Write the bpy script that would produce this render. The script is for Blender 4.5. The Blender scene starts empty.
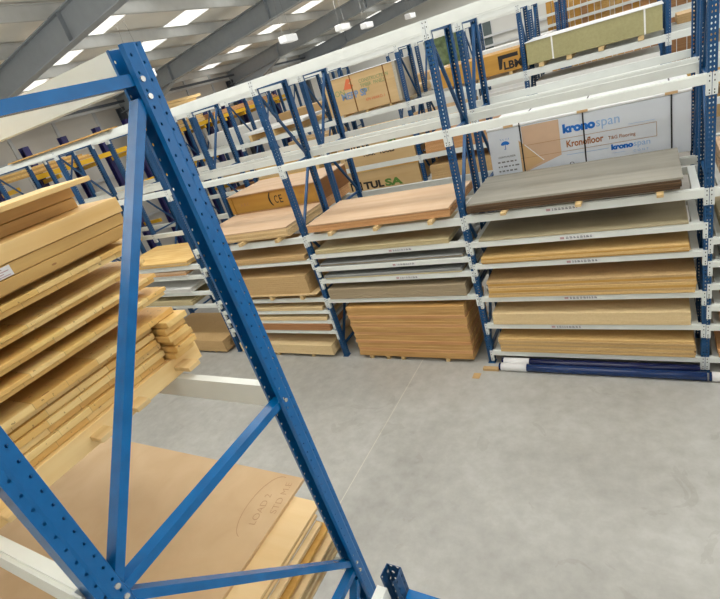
import bpy, bmesh, math, random
from mathutils import Matrix, Vector
random.seed(7)
S = bpy.context.scene
COL = S.collection
PI = math.pi

# ------------------------------------------------------------------ camera, world, lights, exposure
cd = bpy.data.cameras.new('camera'); cam = bpy.data.objects.new('camera', cd); COL.objects.link(cam)
cd.sensor_fit = 'HORIZONTAL'; cd.sensor_width = 36; cd.lens = 24.19; cd.clip_start = .05; cd.clip_end = 300
_m = Matrix(((0.854749, 0.02357, 0.518506), (0.439368, 0.498985, -0.746974), (-0.276333, 0.86629, 0.416151))).to_4x4()
_m.translation = Vector((2.2873, -6.4075, 4.8002)); cam.matrix_world = _m
S.camera = cam
S.view_settings.view_transform = 'Standard'; S.view_settings.look = 'None'
S.view_settings.exposure = -0.22; S.view_settings.gamma = 1
S.view_settings.use_curve_mapping = False
w = bpy.data.worlds.new('daylight'); S.world = w; w.use_nodes = True
bg = w.node_tree.nodes['Background']; bg.inputs[0].default_value = (.93, .96, 1, 1); bg.inputs[1].default_value = 0.27

def area(name, loc, size, power, rot=(0, 0, 0), col=(1, 1, 1), spread=180):
    l = bpy.data.lights.new(name, 'AREA'); l.shape = 'RECTANGLE'; l.size, l.size_y = size; l.energy = power; l.color = col; l.spread = math.radians(spread)
    o = bpy.data.objects.new(name, l); COL.objects.link(o); o.location = loc; o.rotation_euler = rot
    return o
SKY_STRIPS = [-4.3, -1.6, 1.88, 4.57, 7.88, 10.57, 13.88, 16.57, 19.88]
for _y in SKY_STRIPS:   # daylight coming through the translucent roof strips
    area('skylight_daylight', (-2.0, _y, 7.1), (20, .7), {-4.3: 20, -1.6: 390, 1.88: 230}.get(_y, 230), (0, -math.atan(.115), 0), (1, .995, .985))
area('added_roof_fill', (0, -8.6, 5.2), (20, 2.5), 1400, (math.radians(150), 0, 0), (1, .98, .95), 100)  # added fill tilted up to brighten the ceiling; the front is walled
area('added_side_fill', (11.5, 6, 4.5), (4, 26), 700, (0, math.radians(118), 0), (1, .98, .95), 150)  # added fill from the right, lifts the ceiling and the timber faces

# ------------------------------------------------------------------ helpers
def link(name, bm, mat, parent=None, smooth=False):
    me = bpy.data.meshes.new(name); bm.normal_update(); bm.to_mesh(me); bm.free()
    if mat is not None: me.materials.append(mat)
    if smooth:
        for p in me.polygons: p.use_smooth = True
    o = bpy.data.objects.new(name, me); COL.objects.link(o)
    if parent is not None: o.parent = parent
    return o
def empty(name, loc, rz=0):
    o = bpy.data.objects.new(name, None); COL.objects.link(o); o.location = loc; o.rotation_euler = (0, 0, rz); o.empty_display_size = .1
    return o
def tag(o, label=None, cat=None, group=None, kind=None):
    if label: o['label'] = label
    if cat: o['category'] = cat
    if group: o['group'] = group
    if kind: o['kind'] = kind
    return o
def copy_tree(o, parent=None):
    c = o.copy(); COL.objects.link(c); c.parent = parent
    for ch in list(o.children): copy_tree(ch, c)
    return c
def bx(bm, x0, x1, y0, y1, z0, z1):
    v = [bm.verts.new(p) for p in ((x0, y0, z0), (x1, y0, z0), (x1, y1, z0), (x0, y1, z0), (x0, y0, z1), (x1, y0, z1), (x1, y1, z1), (x0, y1, z1))]
    for f in ((3, 2, 1, 0), (4, 5, 6, 7), (0, 1, 5, 4), (1, 2, 6, 5), (2, 3, 7, 6), (3, 0, 4, 7)): bm.faces.new([v[i] for i in f])
    return v
def bevel(bm, w, seg=1):
    bmesh.ops.bevel(bm, geom=bm.edges[:], offset=w, segments=seg, affect='EDGES', clamp_overlap=True)
def box(name, x0, x1, y0, y1, z0, z1, mat, parent=None, bv=0):
    bm = bmesh.new(); bx(bm, x0, x1, y0, y1, z0, z1)
    if bv: bevel(bm, bv)
    return link(name, bm, mat, parent)
def bar(bm, a, b, w, h, up=(0, 0, 1)):
    """box beam from a to b, w across, h along up"""
    a, b, up = Vector(a), Vector(b), Vector(up); d = (b - a).normalized()
    s = d.cross(up).normalized(); u = s.cross(d).normalized()
    v = []
    for p in (a, b):
        for i, j in ((-1, -1), (1, -1), (1, 1), (-1, 1)): v.append(bm.verts.new(p + s * i * w / 2 + u * j * h / 2))
    for f in ((3, 2, 1, 0), (4, 5, 6, 7), (0, 1, 5, 4), (1, 2, 6, 5), (2, 3, 7, 6), (3, 0, 4, 7)): bm.faces.new([v[i] for i in f])
def cyl(bm, p, axis, r, h, seg=12):
    a = Vector(axis).normalized(); q = Vector((0, 0, 1)).rotation_difference(a).to_matrix().to_4x4()
    bmesh.ops.create_cone(bm, cap_ends=True, segments=seg, radius1=r, radius2=r, depth=h, matrix=Matrix.Translation(p) @ q)
def prism(bm, pts, z0, z1):
    a = [bm.verts.new((x, y, z0)) for x, y in pts]; b = [bm.verts.new((x, y, z1)) for x, y in pts]; n = len(pts)
    for i in range(n): bm.faces.new((a[i], a[(i + 1) % n], b[(i + 1) % n], b[i]))
    bm.faces.new(a[::-1]); bm.faces.new(b)
def struct(o): o['kind'] = 'structure'; return o

# ------------------------------------------------------------------ materials
def newmat(name):
    m = bpy.data.materials.new(name); m.use_nodes = True; nt = m.node_tree; return m, nt, nt.nodes, nt.links, nt.nodes['Principled BSDF']
def sc(c): return tuple(((x / 255 + .055) / 1.055) ** 2.4 if x > 10 else x / 255 / 12.92 for x in c) + (1,)
def plain(name, c, rough=.5, metal=0, var=.06, scale=6, bump=0):
    m, nt, N, L, P = newmat(name)
    tc = N.new('ShaderNodeTexCoord'); no = N.new('ShaderNodeTexNoise'); no.inputs['Scale'].default_value = scale; no.inputs['Detail'].default_value = 5
    L.new(tc.outputs['Object'], no.inputs['Vector'])
    r = N.new('ShaderNodeValToRGB'); b = sc(c)
    r.color_ramp.elements[0].position = .3; r.color_ramp.elements[1].position = .7
    r.color_ramp.elements[0].color = tuple(x * (1 - var) for x in b[:3]) + (1,); r.color_ramp.elements[1].color = tuple(min(1, x * (1 + var)) for x in b[:3]) + (1,)
    L.new(no.outputs['Fac'], r.inputs[0]); L.new(r.outputs[0], P.inputs['Base Color'])
    P.inputs['Roughness'].default_value = rough; P.inputs['Metallic'].default_value = metal
    if bump:
        bu = N.new('ShaderNodeBump'); bu.inputs['Strength'].default_value = bump; L.new(no.outputs['Fac'], bu.inputs['Height']); L.new(bu.outputs[0], P.inputs['Normal'])
    return m
def mth(N, L, op, a, b=None, c=None):
    n = N.new('ShaderNodeMath'); n.operation = op
    for i, x in enumerate((a, b, c)):
        if x is None: continue
        if isinstance(x, (int, float)): n.inputs[i].default_value = x
        else: L.new(x, n.inputs[i])
    return n.outputs[0]
def punched(name, c, rough, pitch=.05, r=.0075, ox=.017, oy=.024):
    """painted steel with rows of real punched holes (transparent inside each hole)"""
    m, nt, N, L, P = newmat(name)
    tc = N.new('ShaderNodeTexCoord'); s = N.new('ShaderNodeSeparateXYZ'); L.new(tc.outputs['Object'], s.inputs[0])
    n = N.new('ShaderNodeSeparateXYZ'); L.new(tc.outputs['Normal'], n.inputs[0])
    zz = s.outputs['Z']
    def rows(u, off, rr, stag):
        sgn = mth(N, L, 'SIGN', u)
        d = mth(N, L, 'SUBTRACT', mth(N, L, 'ABSOLUTE', u), off)
        ph = mth(N, L, 'MULTIPLY', sgn, stag)
        f = mth(N, L, 'FRACT', mth(N, L, 'ADD', mth(N, L, 'DIVIDE', zz, pitch), mth(N, L, 'ADD', ph, 50)))
        wz = mth(N, L, 'MULTIPLY', mth(N, L, 'SUBTRACT', f, .5), pitch)
        q = mth(N, L, 'SQRT', mth(N, L, 'ADD', mth(N, L, 'MULTIPLY', d, d), mth(N, L, 'MULTIPLY', mth(N, L, 'MULTIPLY', wz, wz), .6)))
        return mth(N, L, 'LESS_THAN', q, rr)
    web = mth(N, L, 'MULTIPLY', rows(s.outputs['X'], ox, r, 0), mth(N, L, 'GREATER_THAN', mth(N, L, 'ABSOLUTE', n.outputs['Y']), .8))
    fl = mth(N, L, 'MULTIPLY', rows(s.outputs['Y'], oy, r * .8, .25), mth(N, L, 'GREATER_THAN', mth(N, L, 'ABSOLUTE', n.outputs['X']), .8))
    hole = mth(N, L, 'MAXIMUM', web, fl)
    no = N.new('ShaderNodeTexNoise'); no.inputs['Scale'].default_value = 30; L.new(tc.outputs['Object'], no.inputs['Vector'])
    rp = N.new('ShaderNodeValToRGB'); b = sc(c); rp.color_ramp.elements[0].color = tuple(x * .9 for x in b[:3]) + (1,); rp.color_ramp.elements[1].color = tuple(min(1, x * 1.1) for x in b[:3]) + (1,)
    L.new(no.outputs['Fac'], rp.inputs[0]); L.new(rp.outputs[0], P.inputs['Base Color']); P.inputs['Roughness'].default_value = rough
    tr = N.new('ShaderNodeBsdfTransparent'); mx = N.new('ShaderNodeMixShader'); L.new(hole, mx.inputs[0]); L.new(P.outputs[0], mx.inputs[1]); L.new(tr.outputs[0], mx.inputs[2])
    L.new(mx.outputs[0], N['Material Output'].inputs[0])
    return m
def wood(name, light, dark, grain='x', scale=1.0, knots=False, layers=0, rough=.6, contrast=.5, joints=0):
    """wood or board: fibre noise stretched along one axis, optional knots, optional edge laminations in z"""
    m, nt, N, L, P = newmat(name)
    tc = N.new('ShaderNodeTexCoord'); oi = N.new('ShaderNodeObjectInfo')
    ad = N.new('ShaderNodeVectorMath'); ad.operation = 'ADD'
    cb = N.new('ShaderNodeCombineXYZ')
    for k, f in enumerate((7.3, 11.9, 3.7)): L.new(mth(N, L, 'MULTIPLY', oi.outputs['Random'], f), cb.inputs[k])
    L.new(tc.outputs['Object'], ad.inputs[0]); L.new(cb.outputs[0], ad.inputs[1])
    mp = N.new('ShaderNodeMapping'); L.new(ad.outputs[0], mp.inputs['Vector'])
    st = {'x': (1.2, 22, 26), 'y': (22, 1.2, 26), 'n': (40, 40, 40)}[grain]
    mp.inputs['Scale'].default_value = tuple(v * scale for v in st)
    no = N.new('ShaderNodeTexNoise'); no.inputs['Scale'].default_value = 1; no.inputs['Detail'].default_value = 6; no.inputs['Distortion'].default_value = .6
    L.new(mp.outputs[0], no.inputs['Vector'])
    big = N.new('ShaderNodeTexNoise'); big.inputs['Scale'].default_value = 1.6; L.new(ad.outputs[0], big.inputs['Vector'])
    fac = mth(N, L, 'ADD', mth(N, L, 'MULTIPLY', no.outputs['Fac'], .75), mth(N, L, 'MULTIPLY', big.outputs['Fac'], .35))
    r = N.new('ShaderNodeValToRGB'); r.color_ramp.elements[0].position = .55 - contrast * .4; r.color_ramp.elements[1].position = .55 + contrast * .4
    r.color_ramp.elements[0].color = sc(dark); r.color_ramp.elements[1].color = sc(light)
    L.new(fac, r.inputs[0]); out = r.outputs[0]
    s = N.new('ShaderNodeSeparateXYZ'); L.new(tc.outputs['Object'], s.inputs[0])
    n = N.new('ShaderNodeSeparateXYZ'); L.new(tc.outputs['Normal'], n.inputs[0])
    if layers:
        wv = mth(N, L, 'SINE', mth(N, L, 'MULTIPLY', s.outputs['Z'], 2 * PI / layers))
        side = mth(N, L, 'LESS_THAN', mth(N, L, 'ABSOLUTE', n.outputs['Z']), .5)
        mk = mth(N, L, 'MULTIPLY', mth(N, L, 'MULTIPLY', mth(N, L, 'GREATER_THAN', wv, .55), side), .55)
        mx = N.new('ShaderNodeMix'); mx.data_type = 'RGBA'; L.new(mk, mx.inputs[0]); L.new(out, mx.inputs[6]); mx.inputs[7].default_value = tuple(x * .45 for x in sc(dark)[:3]) + (1,)
        out = mx.outputs[2]
    if knots:
        vo = N.new('ShaderNodeTexVoronoi'); vo.inputs['Scale'].default_value = 5.5; mp2 = N.new('ShaderNodeMapping'); L.new(ad.outputs[0], mp2.inputs['Vector'])
        mp2.inputs['Scale'].default_value = {'x': (.6, 1.6, 1.6), 'y': (1.6, .6, 1.6), 'n': (1, 1, 1)}[grain]
        L.new(mp2.outputs[0], vo.inputs['Vector'])
        k = mth(N, L, 'MULTIPLY', mth(N, L, 'LESS_THAN', vo.outputs['Distance'], .055), .7)
        mx = N.new('ShaderNodeMix'); mx.data_type = 'RGBA'; L.new(k, mx.inputs[0]); L.new(out, mx.inputs[6]); mx.inputs[7].default_value = sc((128, 72, 26))
        out = mx.outputs[2]
    if joints:
        q = mth(N, L, 'ADD', mth(N, L, 'ADD', mth(N, L, 'DIVIDE', s.outputs['Y'], joints), 50), mth(N, L, 'MULTIPLY', oi.outputs['Random'], 3))
        f = mth(N, L, 'FRACT', q)
        wn_ = N.new('ShaderNodeTexWhiteNoise'); wn_.noise_dimensions = '1D'; L.new(mth(N, L, 'ADD', mth(N, L, 'FLOOR', q), mth(N, L, 'MULTIPLY', oi.outputs['Random'], 17)), wn_.inputs['W'])
        for col_, lo, amt in (((250, 226, 172), .55, .55), ((206, 140, 66), -.55, .45)):   # neighbouring boards differ in tone
            k = mth(N, L, 'GREATER_THAN', wn_.outputs['Value'], lo) if lo > 0 else mth(N, L, 'LESS_THAN', wn_.outputs['Value'], 1 + lo)
            mx = N.new('ShaderNodeMix'); mx.data_type = 'RGBA'; L.new(mth(N, L, 'MULTIPLY', mth(N, L, 'MULTIPLY', k, amt), no.outputs['Fac']), mx.inputs[0]); L.new(out, mx.inputs[6]); mx.inputs[7].default_value = sc(col_); out = mx.outputs[2]
        k = mth(N, L, 'MULTIPLY', mth(N, L, 'LESS_THAN', f, .016), .35)
        mx = N.new('ShaderNodeMix'); mx.data_type = 'RGBA'; L.new(k, mx.inputs[0]); L.new(out, mx.inputs[6]); mx.inputs[7].default_value = sc((90, 55, 20))
        out = mx.outputs[2]
        sp = N.new('ShaderNodeTexNoise'); sp.inputs['Scale'].default_value = 55; sp.inputs['Detail'].default_value = 2; L.new(ad.outputs[0], sp.inputs['Vector'])
        mx = N.new('ShaderNodeMix'); mx.data_type = 'RGBA'; L.new(mth(N, L, 'MULTIPLY', mth(N, L, 'GREATER_THAN', sp.outputs['Fac'], .70), .6), mx.inputs[0]); L.new(out, mx.inputs[6]); mx.inputs[7].default_value = sc((122, 78, 30))
        out = mx.outputs[2]
    L.new(out, P.inputs['Base Color']); P.inputs['Roughness'].default_value = rough
    bu = N.new('ShaderNodeBump'); bu.inputs['Strength'].default_value = .08; L.new(no.outputs['Fac'], bu.inputs['Height']); L.new(bu.outputs[0], P.inputs['Normal'])
    return m
def emit(name, c, st):
    m, nt, N, L, P = newmat(name)
    P.inputs['Base Color'].default_value = sc(c); P.inputs['Emission Color'].default_value = sc(c); P.inputs['Emission Strength'].default_value = st
    return m

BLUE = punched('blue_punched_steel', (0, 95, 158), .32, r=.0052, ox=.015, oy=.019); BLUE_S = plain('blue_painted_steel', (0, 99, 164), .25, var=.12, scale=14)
NAVY = punched('darker_blue_punched_steel', (10, 70, 116), .45, r=.0085); NAVY_S = plain('darker_blue_steel', (10, 70, 116), .4)  # darker blue for the main and rear racks and the low post
GREY = plain('pale_grey_steel', (222, 226, 221), .42, var=.03); GREYD = plain('bracket_steel', (216, 221, 219), .45, var=.04)
HOLE = plain('dark_slot', (40, 44, 48), .8); ZINC = plain('zinc_bolt', (215, 215, 210), .25, metal=.7)
MDF = wood('mdf_board', (204, 172, 122), (180, 146, 98), 'n', layers=0, contrast=.8)
MDF2 = wood('mdf_board_warm', (222, 188, 128), (198, 160, 98), 'n', contrast=.8)
MDFL = wood('mdf_board_pale', (230, 206, 160), (210, 184, 136), 'n', contrast=.8)
GOLD = wood('golden_board_edge', (206, 164, 88), (182, 134, 56), 'x')
DOORS = wood('door_blank', (220, 178, 114), (186, 138, 78), 'x', scale=.8, layers=.021)
CHIP = wood('chipboard', (178, 162, 134), (140, 122, 94), 'n', scale=3.5, contrast=.9)
CHIPG = wood('pale_chipboard', (206, 192, 152), (176, 160, 118), 'n', scale=2.5, contrast=.9)
GREYB = wood('grey_faced_board', (158, 160, 158), (124, 126, 124), 'x', scale=.5, contrast=.9)
DARKB = wood('dark_faced_board', (158, 154, 142), (124, 120, 108), 'x', scale=.35, contrast=.9)
BROWNEDGE = wood('dark_brown_board', (104, 78, 50), (66, 46, 26), 'x', layers=.03)
PINK = wood('pinkish_plywood', (212, 184, 152), (188, 152, 116), 'x', scale=.35, layers=.012, contrast=.7)
PLY = wood('yellow_plywood', (232, 206, 160), (210, 174, 118), 'x', scale=.4, layers=.014, contrast=.7)
PLYO = wood('orange_plywood', (222, 176, 124), (192, 134, 80), 'x', scale=.4, layers=.012, contrast=.7)
WHITEB = plain('white_faced_board', (226, 226, 222), .35, var=.02)
PINEX = wood('pine_timber', (236, 204, 134), (206, 156, 78), 'x', scale=.7, knots=True)
PINEE = wood('pine_end', (238, 206, 130), (204, 158, 78), 'y', scale=1.2, knots=True, joints=.137, layers=0, contrast=.7)
PINEY = wood('pine_pale', (240, 212, 154), (216, 172, 102), 'y', scale=.5, knots=True)
PINEL = wood('pine_lumber_brown', (206, 168, 100), (168, 124, 58), 'y', scale=.5, knots=True)
BLOCK = wood('wood_block', (226, 200, 150), (200, 166, 108), 'y', scale=.8)
CRATE = wood('crate_plywood', (214, 186, 140), (190, 156, 104), 'x', scale=.25, contrast=.8)
CRATEO = wood('orange_crate', (200, 152, 68), (168, 120, 42), 'x', scale=.3, contrast=.9)
CRATER = wood('brown_crate_side', (150, 100, 48), (116, 70, 28), 'y', scale=.3, contrast=.9)
GREENB = wood('green_moisture_board', (176, 170, 124), (152, 146, 100), 'n', scale=.6, contrast=.9)
YELLOW = plain('yellow_paint', (226, 176, 30), .4); PURPLE = plain('dark_violet_paint', (38, 36, 92), .45)
WHITE = plain('white_wrap', (238, 240, 240), .35, var=.02); CARD = plain('brown_card_print', (208, 176, 148), .5, var=.03)
CARD2 = plain('orange_card_print', (206, 170, 124), .5, var=.03)
INKB = plain('blue_ink', (20, 110, 200), .5, var=0); INKLB = plain('light_blue_ink', (150, 185, 225), .5, var=0)
INKO = plain('brown_ink', (176, 112, 66), .5, var=0); INKK = plain('black_ink', (28, 26, 26), .6, var=0); INKG = plain('green_ink', (84, 124, 50), .6, var=0)
INKGF = plain('faded_green_ink', (132, 154, 104), .6, var=0); INKBF = plain('faded_blue_ink', (120, 146, 176), .6, var=0); INKR = plain('faded_red_ink', (214, 112, 70), .6, var=0)
INKF = plain('faded_brown_ink', (176, 130, 84), .6, var=0); INKGR = plain('grey_ink', (120, 122, 126), .6, var=0)
PENCIL = plain('pencil', (168, 132, 92), .7, var=0)
STRAP = plain('black_strap', (32, 34, 38), .4); STRAPW = plain('white_strap', (235, 235, 230), .4); STRAPO = plain('brown_strap', (120, 80, 30), .5)
PAPER = plain('paper_label', (222, 222, 222), .6, var=.02); INKRED = plain('dull_red_ink', (184, 148, 148), .6, var=0)
FILM = plain('blue_film_roll', (14, 24, 68), .2, var=.15); FILM2 = plain('bright_blue_film_roll', (12, 44, 92), .2, var=.12)
RAFT = plain('grey_rafter_paint', (150, 157, 164), .5, var=.04); PURL = plain('galvanised_purlin', (198, 200, 198), .45, var=.05)
ROOFM = plain('roof_liner', (238, 236, 228), .6, var=.04, scale=1.5); CLAD = plain('wall_cladding', (214, 210, 202), .6, var=.05, scale=1)
RAIL = plain('cladding_rail', (206, 208, 208), .5); DKGREY = plain('dark_column_paint', (84, 90, 98), .5)
LAMPB = emit('lamp_housing', (236, 238, 238), .15)
SKYL = emit('translucent_roof_sheet', (250, 250, 244), 1.3)
LEAF = plain('foliage', (205, 225, 165), .8, var=.4, scale=2); GLASS = plain('dark_window_pane', (96, 108, 108), .15)

def concrete():
    m, nt, N, L, P = newmat('polished_concrete')
    tc = N.new('ShaderNodeTexCoord')
    a = N.new('ShaderNodeTexNoise'); a.inputs['Scale'].default_value = .45; a.inputs['Detail'].default_value = 4; L.new(tc.outputs['Object'], a.inputs['Vector'])
    b = N.new('ShaderNodeTexNoise'); b.inputs['Scale'].default_value = 5; b.inputs['Detail'].default_value = 9; b.inputs['Roughness'].default_value = .65; L.new(tc.outputs['Object'], b.inputs['Vector'])
    f = mth(N, L, 'ADD', mth(N, L, 'MULTIPLY', a.outputs['Fac'], .6), mth(N, L, 'MULTIPLY', b.outputs['Fac'], .4))
    r = N.new('ShaderNodeValToRGB'); e = r.color_ramp.elements
    e[0].position = .3; e[0].color = sc((144, 143, 137)); e[1].position = .7; e[1].color = sc((190, 190, 186)); x = e.new(.5); x.color = sc((168, 167, 161))
    L.new(f, r.inputs[0]); out = r.outputs[0]
    s = N.new('ShaderNodeSeparateXYZ'); L.new(tc.outputs['Object'], s.inputs[0])
    k = mth(N, L, 'LESS_THAN', mth(N, L, 'ABSOLUTE', mth(N, L, 'SUBTRACT', s.outputs['X'], -1.23)), .006)
    mx = N.new('ShaderNodeMix'); mx.data_type = 'RGBA'; L.new(mth(N, L, 'MULTIPLY', k, .7), mx.inputs[0]); L.new(out, mx.inputs[6]); mx.inputs[7].default_value = sc((206, 202, 186)); out = mx.outputs[2]
    st = N.new('ShaderNodeTexNoise'); st.inputs['Scale'].default_value = 1.7; st.inputs['Detail'].default_value = 7; st.inputs['Distortion'].default_value = 1.5; L.new(tc.outputs['Object'], st.inputs['Vector'])
    k2 = mth(N, L, 'MULTIPLY', mth(N, L, 'GREATER_THAN', st.outputs['Fac'], .66), .14)
    mx = N.new('ShaderNodeMix'); mx.data_type = 'RGBA'; L.new(k2, mx.inputs[0]); L.new(out, mx.inputs[6]); mx.inputs[7].default_value = sc((120, 112, 98)); out = mx.outputs[2]
    L.new(out, P.inputs['Base Color']); P.inputs['Roughness'].default_value = .33
    bu = N.new('ShaderNodeBump'); bu.inputs['Strength'].default_value = .05; L.new(b.outputs['Fac'], bu.inputs['Height']); L.new(bu.outputs[0], P.inputs['Normal'])
    return m

# ------------------------------------------------------------------ the setting
XL, XR, YN, YF = -13.8, 12.0, -9.0, 22.0
def rz_(x): return 7.25 + .115 * (x + 6.8)      # underside of the roof sheet
struct(box('floor', XL, XR, YN, YF, -.2, 0, concrete()))
# left wall: cladding, vertical posts and rails
struct(box('wall_front_unseen', XL, XR, YN - .15, YN, 0, 7.0, CLAD))  # unseen wall behind the camera, added to keep outside light off the floor
struct(box('wall_left', XL - .15, XL, YN, YF, 0, 7.0, CLAD))
k = 0
for y in [i * 1.5 - 4 for i in range(18)]:
    k += 1; struct(box('trim_%d' % k, XL, XL + .05, y - .05, y + .05, 0, 6.35, RAIL))
for z in (2.2, 3.9, 5.15, 6.0):
    k += 1; struct(box('trim_%d' % k, XL + .05, XL + .12, YN, YF, z - .05, z + .05, RAIL))
# back wall with a roller door opening, window
bm = bmesh.new()
for a in ((XL, -8.2, 0, 7.2), (-8.2, -5.9, 5.9, 7.3), (-8.2, -5.9, 0, 2.0), (-5.9, XR, 0, 7.4)): bx(bm, a[0], a[1], YF, YF + .15, a[2], a[3])
bx(bm, -4, XR, YF, YF + .15, 7.3, 9.4)
struct(link('wall_back', bm, plain('back_cladding', (214, 214, 208), .6, var=.04, scale=1)))
wn = 1
for (x0, x1, z0, z1) in ((-5.6, -5.1, 3.4, 5.6), (-4.95, -4.45, 3.4, 5.6)):
    f = struct(box('window_%d' % wn, x0, x1, YF - .03, YF, z0, z1, RAIL)); box('pane', x0 + .04, x1 - .04, YF - .04, YF - .03, z0 + .05, z1 - .05, GLASS, f); wn += 1
for z in (3.9, 4.35, 5.2):
    k += 1; struct(box('trim_%d' % k, -5.9, XR, YF - .12, YF - .05, z - .05, z + .05, RAIL))
# roof: opaque strips and translucent strips running down the slope
def slab(name, y0, y1, mat):
    bm = bmesh.new(); v = []
    for x in (XL, XR):
        for y in (y0, y1): v.append(bm.verts.new((x, y, rz_(x))))
        for y in (y0, y1): v.append(bm.verts.new((x, y, rz_(x) + .06)))
    for f in ((0, 1, 5, 4), (2, 6, 7, 3), (0, 4, 6, 2), (1, 3, 7, 5), (0, 2, 3, 1), (4, 5, 7, 6)): bm.faces.new([v[i] for i in f])
    bmesh.ops.recalc_face_normals(bm, faces=bm.faces[:])
    return struct(link(name, bm, mat))
prev = YN
for i, y in enumerate(SKY_STRIPS):
    slab('ceiling' if i == 0 else 'ceiling_%d' % i, prev, y - .46, ROOFM)
    slab('window_%d' % wn, y - .46, y + .40, SKYL); wn += 1; prev = y + .40
slab('ceiling_end', prev, YF + .2, ROOFM)
# rafters (I beams down the slope) with haunch and column at the left wall
def ibeam(bm, a, b, depth, fw, tf=.02, tw=.014):
    a, b = Vector(a), Vector(b); d = (b - a).normalized(); up = Vector((0, 0, 1)); up = (up - d * up.dot(d)).normalized()
    bar(bm, a, b, tw, depth, up)
    for s in (-1, 1): bar(bm, a + up * s * (depth / 2 - tf / 2), b + up * s * (depth / 2 - tf / 2), fw, tf, up)
def zr(x): return 6.5 + .115 * (x + 6.8)
for n, y in enumerate((-6, 0, 6, 12, 18)):
    bm = bmesh.new(); ibeam(bm, (XL + .2, y, zr(XL + .2) + .25), (XR, y, zr(XR) + .25), .5, .2)
    # haunch
    w_ = [(XL + .35, zr(XL) - .75), (XL + .35, zr(XL)), (XL + 3.2, zr(XL + 3.2)), (XL + 3.1, zr(XL + 3.1) - .02)]
    v = []
    for yy in (y - .007, y + .007):
        for (x, z) in w_: v.append(bm.verts.new((x, yy, z)))
    for f in ((0, 1, 2, 3), (7, 6, 5, 4), (0, 4, 5, 1), (1, 5, 6, 2), (2, 6, 7, 3), (3, 7, 4, 0)): bm.faces.new([v[i] for i in f])
    bar(bm, (XL + .35, y, zr(XL) - .75), (XL + 3.1, y, zr(XL + 3.1) - .02), .2, .02)
    for xx in (XL + 3.2, XL + 7.5, -3.5, 1, 5.5):
        bx(bm, xx - .006, xx + .006, y - .1, y + .1, zr(xx) + .01, zr(xx) + .48)
    struct(link('roof_rafter', bm, RAFT))
    bm = bmesh.new()
    for xx in (XL + .02, XL + .36): bx(bm, xx - .01, xx + .01, y - .1, y + .1, 0, zr(XL) + .2)
    bx(bm, XL + .02, XL + .36, y - .006, y + .006, 0, zr(XL) + .2)
    struct(link('wall_column', bm, DKGREY))
x = XL + .5
while x < XR:
    bm = bmesh.new(); z0 = zr(x) + .5
    bx(bm, x - .008, x + .008, YN, YF, z0, z0 + .22); bx(bm, x - .07, x, YN, YF, z0 - .012, z0); bx(bm, x, x + .07, YN, YF, z0 + .215, z0 + .225)
    struct(link('roof_purlin', bm, PURL)); x += 1.68
bm = bmesh.new(); bar(bm, (XL + .5, 1, 6.05), (XL + .5, 21.5, 6.05), .08, .08)
struct(link('eaves_beam', bm, DKGREY))

# ------------------------------------------------------------------ racking components
def sheet_profile(bm, pts, t, z0, z1):
    """thin folded sheet following pts"""
    n = len(pts); off = []
    for i in range(n):
        p = Vector(pts[i]); a = Vector(pts[max(i - 1, 0)]); b = Vector(pts[min(i + 1, n - 1)])
        d1 = (p - a).normalized() if i else (b - p).normalized(); d2 = (b - p).normalized() if i < n - 1 else d1
        n1 = Vector((-d1.y, d1.x)); n2 = Vector((-d2.y, d2.x)); m = (n1 + n2).normalized(); off.append(p + m * t / max(.4, m.dot(n1)))
    loop = [tuple(p) for p in pts] + [tuple(p) for p in off[::-1]]
    a = [bm.verts.new((x, y, z0)) for x, y in loop]; b = [bm.verts.new((x, y, z1)) for x, y in loop]; N_ = len(loop)
    for i in range(N_): bm.faces.new((a[i], a[(i + 1) % N_], b[(i + 1) % N_], b[i]))
    for i in range(n - 1):
        j = N_ - 1 - i
        bm.faces.new((a[i], a[j], a[j - 1], a[i + 1])); bm.faces.new((b[i], b[i + 1], b[j - 1], b[j]))
    bmesh.ops.recalc_face_normals(bm, faces=bm.faces[:])
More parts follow.
